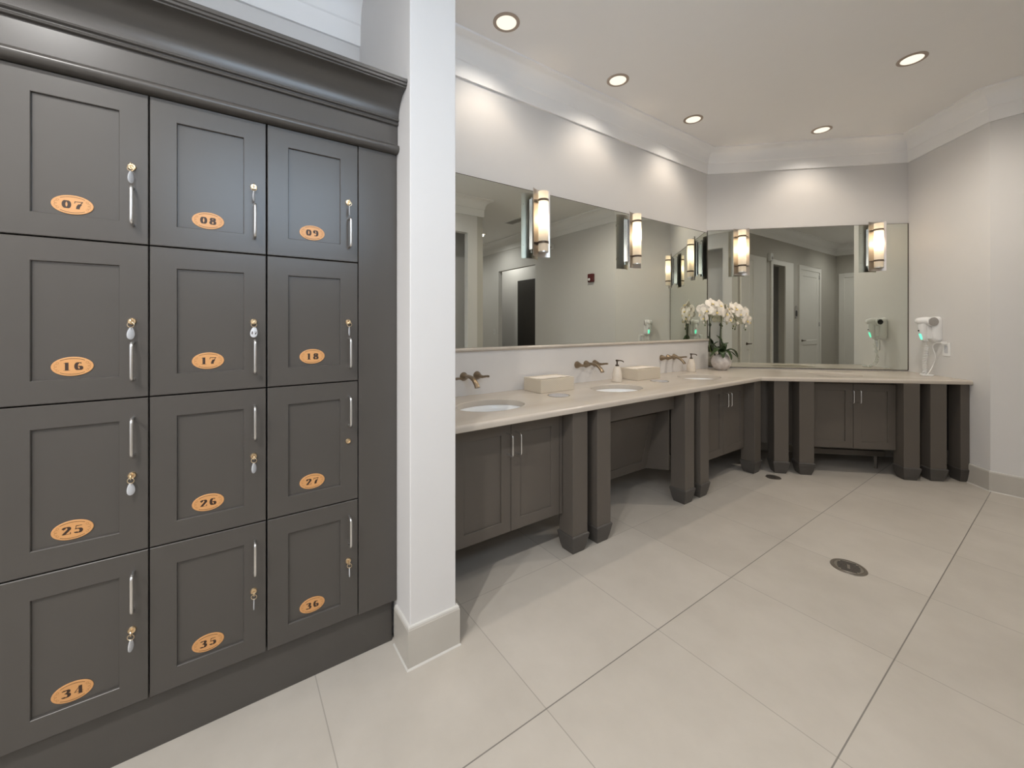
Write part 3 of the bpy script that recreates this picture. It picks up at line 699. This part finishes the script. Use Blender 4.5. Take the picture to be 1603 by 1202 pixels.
# soap bottles
def soap(x, y, lab):
    t = thing('soap_dispenser', lab, 'soap dispenser', (x, y, CT), 0, 'cream soap bottles on the counter')
    bm = new(); lathe(bm, [(.036, 0), (.040, .004), (.041, .03), (.038, .07), (.031, .10), (.024, .120), (.021, .128), (.012, .130)], 32); obj('bottle', bm, 'cream', t, smooth=True)
    bm = new(); lathe(bm, [(.014, .1295), (.014, .142), (.006, .144), (.006, .168), (.012, .170), (.012, .182), (.004, .184)], 20); obj('pump_collar', bm, 'band', t, smooth=True)
    bm = new(); tube(bm, smoothpath([(.0, .0, .176), (.022, .012, .177), (.040, .022, .172), (.046, .026, .164)], 4), .0045, 8); obj('nozzle', bm, 'band', t, smooth=True)
soap(-2.235, 2.63, 'cream soap pump bottle between the middle faucet and the farther napkin box')
soap(-2.285, 3.80, 'cream soap pump bottle beside the last faucet, near the orchid')

# ------------------------------------------------------------------ sconces (local x outward from mirror)
def sconce_build(t):
    zc = 0
    bm = new(); box(bm, (.0, -.045, -.19), (.018, .045, .19)); obj('wall_plate', bm, 'chrome', t, bevel=.002)
    bm = new()
    for y in (-.016, .016): tube(bm, [(.028, y, -.21), (.028, y, .21)], .008, 12)
    obj('back_rods', bm, 'chrome', t, smooth=True)
    # curved shield, arms coming forward at the sides
    bm = new(); n = 16; L = []
    hw = .080
    for x_off, flip in ((0, 0), (.0035, 1)):
        pass
    outer = []; inner = []
    for i in range(n+1):
        a = -1+2*i/n; y = a*hw; x = .042+.030*a*a
        nx, ny = 1, -.75*a; l_ = math.hypot(nx, ny)
        outer.append((x, y)); inner.append((x+.003*nx/l_, y+.003*ny/l_))
    loop = outer+inner[::-1]
    rings(bm, [[(x, y, -.248) for x, y in loop], [(x, y, .248) for x, y in loop]]); obj('shield', bm, 'shield', t, smooth=True, angle=50)
    cx = .092; R_ = .037
    bm = new(); lathe(bm, [(R_, -.215), (R_, .225)], 36, Matrix.Translation((cx, 0, 0)), cap0=False, cap1=False)
    obj('glass_shade', bm, 'frosted', t, smooth=True)
    bm = new(); lathe(bm, [(R_-.001, -.222), (R_+.0005, -.222), (R_+.0005, -.214), (.02, -.212), (.002, -.212)], 28, Matrix.Translation((cx, 0, 0))); obj('shade_base', bm, 'nickel', t, smooth=True)
    for z in (-.150, .160):
        bm = new(); RR = R_+.0012
        lathe(bm, [(RR-.0008, z-.008), (RR+.002, z-.008), (RR+.002, z+.008), (RR-.0008, z+.008)], 36, Matrix.Translation((cx, 0, 0)), cap0=False, cap1=False)
        for s in (-1, 1): tube(bm, [(cx-.01, s*(R_-.003), z), (.064, s*.068, z)], .0035, 8)
        obj('band', bm, 'band', t, smooth=True)
    bm = new(); bmesh.ops.create_uvsphere(bm, u_segments=14, v_segments=8, radius=.017, matrix=Matrix.Translation((cx, 0, .01))); obj('bulb', bm, M['bulb'], t, smooth=True)
    bm = new(); lathe(bm, [(.012, -.211), (.012, -.06), (.010, -.012), (.003, -.008)], 14, Matrix.Translation((cx, 0, 0))); obj('lamp_holder', bm, 'white', t, smooth=True)
M['bulb'] = emit('bulb_glow', (1, .85, .62), 5)
sc = [((bX+.0065, 1.892, 2.097), 0, 'chrome wall sconce with a frosted glass tube on the long mirror, nearest the pillar'),
      ((bX+.0065, 2.966, 2.100), 0, 'chrome wall sconce with a frosted glass tube on the long mirror, nearer the room corner')]
for s, lab, z in ((.322, 'chrome wall sconce with a frosted glass tube on the far mirror, above the orchid', 2.117), (1.587, 'chrome wall sconce with frosted glass tube on the far mirror, nearest the hair dryer', 2.135)):
    p = Vector(K)+U*s+N*.0065; sc.append(((p.x, p.y, z), -PI/4, lab))
root = None
for loc, rz, lab in sc:
    if root is None: root = thing('wall_sconce', lab, 'wall light', loc, rz, 'glass tube sconces on the mirrors'); sconce_build(root)
    else: dup(root, loc, rz, lab)
    off = Vector((.092*math.cos(rz), .092*math.sin(rz), .02))
    add_light('POINT', 'sconce_bulb_light', Vector(loc)+off, 3.5, (1, .80, .56), shadow_soft_size=.02)

# ------------------------------------------------------------------ ceiling lights
dl_lab = {0: 'round recessed ceiling light above the nearest sink', 1: 'round recessed ceiling light above the middle sink', 2: 'round recessed ceiling light above the last sink of the long run',
          3: 'round recessed ceiling light in front of the far mirror', 4: 'round recessed ceiling light over the open floor, set farthest right in the photo'}
root = None
for i, (x, y) in enumerate(DOWNLIGHTS):
    lab = dl_lab.get(i, 'round recessed ceiling light, unseen, added to brighten the room')
    if i == 9: lab = 'round recessed ceiling light over the side corridor, seen only in the long mirror'
    if root is None:
        root = thing('ceiling_light', lab, 'ceiling light', (x, y, CEIL), 0, 'round recessed ceiling lights')
        bm = new(); lathe(bm, [(.084, -.0002), (.084, -.003), (.078, -.006), (.064, -.006), (.062, -.001)], 40, cap0=False, cap1=False); obj('trim_ring', bm, mat('ring_paint', (.40, .32, .26), .4, noise=.03), root, smooth=True)
        bm = new(); lathe(bm, [(.0625, -.0005), (.0625, -.003), (.045, -.0045), (.01, -.005)], 40); obj('lens', bm, 'lamp', root, smooth=True)
    else: dup(root, (x, y, CEIL), 0, lab)
    if i < 4: add_light('SPOT', 'downlight_spot', (x, y, CEIL-.03), SPOT_W, WARM, spot_size=math.radians(104), spot_blend=.38, shadow_soft_size=.05)
    add_light('SPOT', 'downlight_flood', (x, y, CEIL-.022), FLOOD_W*({5: .8, 6: .6, 7: 6.6, 8: 8.0}[i] if 4 < i < 9 else .60 if i < 4 else 1.9 if i > 8 else 3.4), NEUT if i > 4 else (1.0, .91, .80), spot_size=math.radians(165 if i > 3 else 136), spot_blend=.8, shadow_soft_size=.025)

# vent, alarm, sensor, switch in the corridor part seen in the mirrors
t = thing('ceiling_vent', 'small rectangular ceiling air vent seen in the long mirror', 'vent', (1.22, 4.3, CEIL))
bm = new(); box(bm, (-.25, -.10, -.006), (.25, -.08, 0)); box(bm, (-.25, .08, -.006), (.25, .10, 0)); box(bm, (-.25, -.08, -.006), (-.23, .08, 0)); box(bm, (.23, -.08, -.006), (.25, .08, 0)); obj('frame', bm, 'white', t)
bm = new()
for k in range(7): box(bm, (-.23, -.074+.022*k, -.007), (.23, -.060+.022*k, -.002))
obj('slats', bm, 'greygrille', t)
t = thing('fire_alarm', 'red fire alarm strobe on the wall, seen in the long mirror', 'fire alarm', (.05, YF, 2.13))
bm = new(); prism(bm, rounded(.12, .14, .012), 0, .045); bm.transform(Matrix.Rotation(PI/2, 4, 'X')); obj('housing', bm, 'red', t, bevel=.004)
bm = new(); lathe(bm, [(.024, 0), (.022, .012), (.008, .018)], 20, Matrix.Translation((.022, -.044, -.025)) @ Matrix.Rotation(PI/2, 4, 'X')); obj('strobe_lens', bm, 'white', t, smooth=True)
t = thing('motion_sensor', 'small white motion sensor high on the wall, seen in the long mirror', 'sensor', (1.06, YF, 2.82))
bm = new(); prism(bm, rounded(.07, .11, .015), 0, .05); bm.transform(Matrix.Rotation(PI/2, 4, 'X')); obj('case', bm, 'white', t, bevel=.008)
bm = new(); lathe(bm, [(.022, 0), (.018, .008), (.004, .011)], 16, Matrix.Translation((0, -.049, -.015)) @ Matrix.Rotation(PI/2, 4, 'X')); obj('lens', bm, 'greygrille', t, smooth=True)
t = thing('motion_sensor', 'small white sensor box above the corridor doors, seen in the far mirror', 'sensor', (1.74, NY, 2.62))
bm = new(); prism(bm, rounded(.10, .15, .02), 0, .06); bm.transform(Matrix.Rotation(-PI/2, 4, 'X')); obj('case', bm, 'white', t, bevel=.008)
bm = new(); lathe(bm, [(.03, 0), (.025, .008), (.004, .011)], 16, Matrix.Translation((0, .059, -.02)) @ Matrix.Rotation(-PI/2, 4, 'X')); obj('lens', bm, 'greygrille', t, smooth=True)
for (x, y, z, s, lab) in ((3.12, YF, 1.17, -1, 'white light switch on the wall past the opening, seen in the long mirror'), (2.98, NY, 1.6, 1, 'dark oval room sign beside the closed corridor door, seen in the far mirror')):
    if s < 0:
        t = thing('light_switch', lab, 'light switch', (x, y, z)); bm = new(); prism(bm, rounded(.075, .12, .006), 0, .006); bm.transform(Matrix.Rotation(PI/2, 4, 'X')); obj('plate', bm, 'white', t)
        bm = new(); box(bm, (-.016, -.010, -.03), (.016, -.006, .03)); obj('rocker', bm, 'tag', t)
    else:
        t = thing('room_sign', lab, 'sign', (x, y, z)); bm = new(); prism(bm, rounded(.13, .26, .06), 0, .010); bm.transform(Matrix.Rotation(-PI/2, 4, 'X')); obj('plate', bm, 'greygrille', t)
        bm = new(); prism(bm, rounded(.08, .12, .03), .010, .013); bm.transform(Matrix.Translation((0, 0, -.03)) @ Matrix.Rotation(-PI/2, 4, 'X')); obj('symbol', bm, 'black', t)

# ------------------------------------------------------------------ hair dryer (local: x out of wall, y along K2->K3)
HR = -3*PI/4
p = Vector(K2)+dirr*.345
t = thing('hair_dryer', 'white wall-mounted hair dryer with a grey round intake and green lit button', 'hair dryer', (p.x, p.y, 1.30), HR)
bm = new(); R1 = lambda w1, h1, x, dz=0: [(x, a, b+dz) for a, b in rounded(w1, h1, .034, 6)]
rings(bm, [R1(.105, .235, .001), R1(.112, .24, .012), R1(.108, .232, .04, .0), R1(.092, .20, .062, .004), R1(.08, .18, .066, .004)]); obj('wall_holder', bm, 'white', t, smooth=True, angle=45)
def loft_x(bm, secs, n=24):
    rings(bm, [[(x, a*math.cos(q), z+b*math.sin(q)) for q in [2*PI*k/n for k in range(n)]] for x, a, b, z in secs])
bm = new(); loft_x(bm, [(.050, .044, .042, .070), (.075, .048, .047, .071), (.100, .046, .044, .074), (.130, .040, .036, .078), (.155, .033, .029, .079), (.170, .024, .021, .079), (.175, .012, .010, .079)]); obj('head', bm, 'white', t, smooth=True, angle=60)
mt = Matrix.Translation((.070, 0, .072)) @ Matrix.Rotation(-PI/2, 4, 'X')   # axis along +y
bm = new(); lathe(bm, [(.030, -.056), (.038, -.050), (.040, 0), (.043, .050), (.042, .054)], 32, mt); obj('barrel', bm, 'white', t, smooth=True, angle=50)
bm = new(); lathe(bm, [(.0400, .0535), (.0385, .058), (.020, .0595), (.004, .060)], 28, mt); gi = obj('intake_grille', bm, 'greygrille', t, smooth=True)
bm = new(); lathe(bm, [(.027, -.0555), (.026, -.059), (.012, -.0585), (.003, -.058)], 28, mt); obj('nozzle', bm, 'black', t, smooth=True)
bm = new(); L = []
for z, cx, a, b in ((.06, .118, .036, .033), (.03, .122, .034, .031), (-.03, .118, .030, .029), (-.08, .108, .026, .026), (-.108, .100, .023, .024), (-.116, .098, .012, .012)):
    L.append([(cx+a*math.cos(q), b*math.sin(q), z) for q in [2*PI*k/20 for k in range(20)]])
rings(bm, L); hd = obj('handle', bm, 'white', t, smooth=True, angle=50)
bm = new(); box(bm, (.06, -.026, -.09), (.10, .026, .05)); obj('cradle', bm, 'white', t, bevel=.006)
bm = new(); L = []
for z, cx, a, b in ((-.040, .1195, .030, .020), (-.060, .1150, .030, .020), (-.080, .1105, .028, .018), (-.095, .107, .0255, .016)):
    L.append([(cx+a*math.cos(q), b*math.sin(q), z) for q in [-1.2+2.4*k/8 for k in range(9)]]+[(cx+a*.3, .006, z), (cx+a*.3, -.006, z)])
rings(bm, L); obj('lit_button', bm, 'green', hd)
bm = new(); lathe(bm, [(.007, 0), (.006, .005)], 14, Matrix.Translation((.1500, 0, -.012)) @ Matrix.Rotation(PI/2, 4, 'Y')); obj('switch', bm, 'black', hd)
# coiled cord
def coil(path, R_, turns, n=14):
    P = smoothpath(path, 10); m = turns*n; out = []
    Ls = [0]
    for a, b in zip(P, P[1:]): Ls.append(Ls[-1]+(b-a).length)
    def at(f):
        d = f*Ls[-1]
        for i in range(len(P)-1):
            if Ls[i+1] >= d: break
        s = (d-Ls[i])/max(1e-6, Ls[i+1]-Ls[i]); return P[i].lerp(P[i+1], s), (P[i+1]-P[i]).normalized()
    u = Vector((0, 1, 0))
    for k in range(m+1):
        c, T_ = at(k/m); u = (u-T_*u.dot(T_)).normalized(); v = T_.cross(u); a = 2*PI*k/n; out.append(c+(u*math.cos(a)+v*math.sin(a))*R_)
    return out
zt = CT-1.30
bm = new(); tube(bm, [(.09, 0, -.115), (.09, 0, -.15)] + coil([(.09, .004, -.15), (.088, -.012, -.24), (.085, -.03, -.33), (.10, .0, -.395), (.13, .03, zt+.016)], .015, 19) , .0030, 6); obj('coiled_cord', bm, 'white', t, smooth=True)
bm = new(); tube(bm, [(.13+(.026+.012*math.cos(5*a))*math.cos(a), .055+(.055+.01*math.sin(3*a))*math.sin(a), zt+.006+.004*(1+math.sin(2.3*a))) for a in [2*PI*3*i/90 for i in range(91)]], .0032, 6); obj('cord_pile', bm, 'white', t, smooth=True)
bm = new(); tube(bm, smoothpath([(.035, .095, -.120), (.06, .06, -.125), (.06, .03, -.16), (.05, .045, -.25), (.05, .02, -.33), (.09, .035, -.39), (.12, .05, zt+.012)], 8), .0032, 8); obj('mains_cord', bm, 'white', t, smooth=True)
bm = new(); box(bm, (.006, .08, -.135), (.036, .112, -.108)); obj('plug', bm, 'white', t, bevel=.004)
p = Vector(K2)+dirr*.444
t = thing('wall_outlet', 'white wall outlet plate right of the hair dryer', 'outlet', (p.x, p.y, 1.12), HR)
bm = new(); rings(bm, [[(x, a*s, b*s) for a, b in rounded(.078, .122, .006)] for x, s in ((.0005, 1), (.004, 1), (.006, .97))]); obj('plate', bm, 'white', t)
bm = new(); rings(bm, [[(x, a*s, b*s) for a, b in rounded(.034, .068, .003)] for x, s in ((.0055, 1), (.008, .98))]); obj('socket', bm, 'tag', t)

# ------------------------------------------------------------------ orchid
RZ = math.radians(54.955)
t = thing('orchid_plant', 'white potted orchid with arching flower stems in a round marbled pot', 'potted orchid', (-2.195, 4.205, CT), RZ)
# local frame: x sideways along the counter, y towards the wall
bm = new(); R_ = .096; pr = [(.045, 0), (.055, .002)]
for i in range(1, 13):
    a = -1.05+i*(1.05+1.02)/12; pr.append((R_*math.cos(a), .084+R_*.94*math.sin(a)))
rt, zt2 = pr[-1]; pr += [(rt-.006, zt2+.003), (rt-.010, zt2-.002), (rt-.010, zt2-.03), (.01, zt2-.028)]
lathe_bm = bm; lathe(bm, pr, 40); obj('pot', bm, 'pot', t, smooth=True, angle=60)
bm = new(); lathe(bm, [(rt-.011, zt2-.02), (rt-.014, zt2-.004), (.03, zt2+.008), (.002, zt2+.010)], 24); obj('moss', bm, 'moss', t, smooth=True)
px = .00668
def lp(zx, zy, dy=0):   # helper: offsets read off the photograph's plant, turned into metres on the plant itself
    return Vector(((1000+zx/7.286-1129)*px, dy, (507.15-(450+zy/7.286))*px+1.35-CT))
for sx_, zb, dy in ((812, 200, .0), (940, 230, .01)):
    bm = new(); b0 = lp(sx_ if sx_ < 900 else 930, 700, dy); tube(bm, [Vector((b0.x*.55, dy, .15)), Vector((b0.x, dy, .30)), lp(sx_, 420 if sx_ < 900 else 400, dy)], [.006, .0055, .004], 8); st_ = obj('stake', bm, 'stake', t, smooth=True)
    bm = new(); c_ = lp(sx_, 425, dy); bmesh.ops.create_icosphere(bm, subdivisions=2, radius=.016, matrix=Matrix.Translation(c_) @ Matrix.Diagonal((1, .7, 1.1, 1))); obj('tie', bm, 'stake', st_, smooth=True)
stems = [[(812, 700), (818, 420), (800, 330), (770, 270), (740, 300), (735, 360), (740, 410)],
         [(812, 700), (824, 400), (850, 330), (900, 300), (925, 290), (870, 235), (830, 220)],
         [(940, 700), (940, 400), (950, 280), (1000, 270), (1040, 330), (1075, 370), (1130, 400)],
         [(940, 700), (935, 380), (930, 290), (1010, 235), (1120, 255), (1200, 310), (1225, 400), (1215, 470)]]
for k, s in enumerate(stems):
    bm = new(); P = smoothpath([Vector((lp(*s[0]).x*.5, .0, .16))]+[lp(a, b, .01*math.sin(i*1.7+k)+(-.03 if k in (0, 2) and i > 2 else .02 if i > 2 else 0)) for i, (a, b) in enumerate(s)], 6)
    tube(bm, P, .0026, 7); obj('flower_stem', bm, 'stem', t, smooth=True)
# one flower, copied
def petal(bm, ang, ln, wd, curl, x0=0):
    n = 6; m = 5; V = []
    ca, sa = math.cos(ang), math.sin(ang)
    for i in range(n+1):
        f = i/n; r = .004+ln*f; hw = wd*math.sin(PI*min(1, (f*.93+.07)))**.62*.5
        row = []
        for j in range(-m//2, m//2+2):
            g_ = j/(m//2+1) if m else 0
            g_ = max(-1, min(1, g_)); w1 = hw*g_; y = -(curl*f*f*ln*.8) + .25*abs(g_)*hw*.6
            row.append(bm.verts.new((r*ca-w1*sa, y+x0, r*sa+w1*ca)))
        V.append(row)
    for a, b in zip(V, V[1:]):
        for q in range(len(a)-1):
            try: bm.faces.new((a[q], a[q+1], b[q+1], b[q]))
            except Exception: pass
def flower_bm():
    bm = new()
    for a in (90, 215, 325): petal(bm, math.radians(a), .036, .036, .25, .002)
    for a in (8, 172): petal(bm, math.radians(a), .042, .056, -.15, -.002)
    return bm
fb = flower_bm(); f0 = obj('flower', fb, 'petal', t, smooth=True, angle=80)
so = f0.modifiers.new('thickness', 'SOLIDIFY'); so.thickness = .0009
bm = new(); L = []
for z, a in ((0, .004), (.006, .007), (.012, .006), (.018, .002)): L.append([(a*math.cos(q), -.004-z*.8, -.004-z*.5+a*.8*math.sin(q)) for q in [2*PI*k/10 for k in range(10)]])
rings(bm, L); l0 = obj('lip', bm, 'lip', f0, smooth=True)
# (x, y on the plant, depth, yaw, tilt, scale)
FL = [(735, 345, -.02, -60, 15, .85), (715, 305, .02, -80, 0, .8), (768, 262, -.03, -35, -10, 1.15), (745, 300, .03, -60, 20, 1.0), (828, 185, -.01, 10, -25, 1.2), (845, 235, .03, 30, 0, 1.1), (880, 275, -.03, -15, 10, 1.1),
      (925, 205, .0, 25, -15, 1.2), (955, 245, .03, 50, 0, 1.0), (1005, 240, -.02, 60, -10, .95), (985, 295, -.04, 15, 10, 1.1), (1030, 355, -.02, 25, 20, 1.05), (1065, 330, .02, 60, 10, .9),
      (1110, 240, .0, 0, -10, 1.25), (1085, 215, .03, 40, -20, 1.0), (1150, 300, -.03, -20, 10, .9), (1205, 280, -.01, 20, 0, 1.1), (1235, 310, .02, 55, 5, 1.0), (1228, 372, -.02, 15, 20, 1.0), (1270, 388, .01, 45, 25, .85), (750, 245, .05, 150, 0, 1.1), (900, 240, .06, 170, 0, 1.1)]
for i, (zx, zy, dy, yaw, tilt, sc_) in enumerate(FL):
    if i == 0: f, l = f0, l0
    else:
        f = f0.copy(); COL.objects.link(f); f.parent = t; l = l0.copy(); COL.objects.link(l); l.parent = f
    f.location = lp(zx, zy, dy*.7); f.rotation_euler = (math.radians(tilt), 0, math.radians(yaw)); f.scale = (sc_*1.34,)*3
for zx, zy, s in ((1128, 402, .018), (742, 400, .011), (755, 430, .009), (1078, 440, .010), (1222, 440, .012), (1216, 480, .009), (1070, 465, .008)):
    bm = new(); bmesh.ops.create_icosphere(bm, subdivisions=2, radius=s, matrix=Matrix.Translation(lp(zx, zy)) @ Matrix.Diagonal((.8, .8, 1.15, 1))); obj('bud', bm, 'petal' if s > .0105 else 'stem', t, smooth=True)
def leaf(pts, wd):
    bm = new(); P = smoothpath(pts, 6); n = len(P); V = []
    for i, p_ in enumerate(P):
        T_ = (P[min(i+1, n-1)]-P[max(i-1, 0)]).normalized(); s_ = T_.cross(Vector((0, 0, 1))); s_ = s_.normalized() if s_.length > .05 else Vector((0, 1, 0)); up = s_.cross(T_)
        f = i/(n-1); hw = wd*.78*max(.02, math.sin(PI*(.12+.88*f)))**.7
        V.append([bm.verts.new(p_+s_*hw*g_+up*(abs(g_)*hw*.35)) for g_ in (-1, -.5, 0, .5, 1)])
    for a, b in zip(V, V[1:]):
        for q in range(4): bm.faces.new((a[q], a[q+1], b[q+1], b[q]))
    o = obj('leaf', bm, 'leaf', t, smooth=True, angle=80); m_ = o.modifiers.new('thickness', 'SOLIDIFY'); m_.thickness = .0018
B0 = Vector((0, 0, zt2))
leaf([(0, 0, zt2), (-.02, -.03, zt2+.05), (-.06, -.06, zt2+.06), (-.11, -.07, zt2+.02), (-.15, -.07, zt2-.02)], .05)
leaf([(0, 0, zt2), (.01, -.01, zt2+.08), (-.01, .0, zt2+.15), (-.05, .0, zt2+.20)], .05)
leaf([(0, 0, zt2), (-.04, .02, zt2+.06), (-.09, .03, zt2+.10), (-.12, .04, zt2+.07)], .045)
leaf([(.01, 0, zt2), (.06, -.04, zt2+.05), (.10, -.06, zt2+.04), (.14, -.06, zt2-.03)], .045)
leaf([(.01, 0, zt2), (.05, .02, zt2+.09), (.09, .02, zt2+.12)], .05)
leaf([(0, 0, zt2), (.02, -.06, zt2+.04), (.04, -.09, zt2+.0), (.05, -.105, zt2-.05)], .04)
leaf([(0, 0, zt2), (-.03, -.07, zt2+.03), (-.03, -.10, zt2-.03)], .035)
leaf([(.02, 0, zt2), (.09, .0, zt2+.03), (.15, .01, zt2-.01), (.19, .0, zt2-.05)], .016)

# ------------------------------------------------------------------ floor drains
t = thing('floor_drain', 'round slotted metal floor drain in the middle of the open floor', 'floor drain', (-.762, 2.817, .0), math.radians(18), 'round covers in the floor')
bm = new(); lathe(bm, [(.082, .0003), (.080, .003), (.068, .003), (.066, .001)], 44, cap0=True, cap1=True); obj('rim', bm, 'drainmetal', t, smooth=True)
bm = new(); lathe(bm, [(.065, .001), (.064, .0034), (.001, .0034)], 40); gr = obj('grate', bm, mat('grate_metal', (.36, .33, .29), .35, .8, noise=.1), t)
bm = new()
for k in range(-3, 4):
    y = k*.0155; hl = .050 if abs(k) < 2 else .046 if abs(k) < 3 else .034
    if abs(k) <= 1:
        box(bm, (-hl, y-.0045, .0030), (-.006, y+.0045, .0040)); box(bm, (.006, y-.0045, .0030), (hl, y+.0045, .0040))
    else: box(bm, (-hl, y-.0045, .0030), (hl, y+.0045, .0040))
obj('slots', bm, 'black', gr)
t = thing('floor_drain', 'small round metal cover in the floor in front of the corner posts', 'floor drain', (-1.590, 3.927, 0), 0, 'round covers in the floor')
bm = new(); lathe(bm, [(.060, .0003), (.058, .003), (.001, .0035)], 36); obj('cover', bm, 'drainmetal', t, smooth=True)
bm = new(); box(bm, (-.02, -.003, .003), (.02, .003, .0042)); obj('slot', bm, 'black', t)
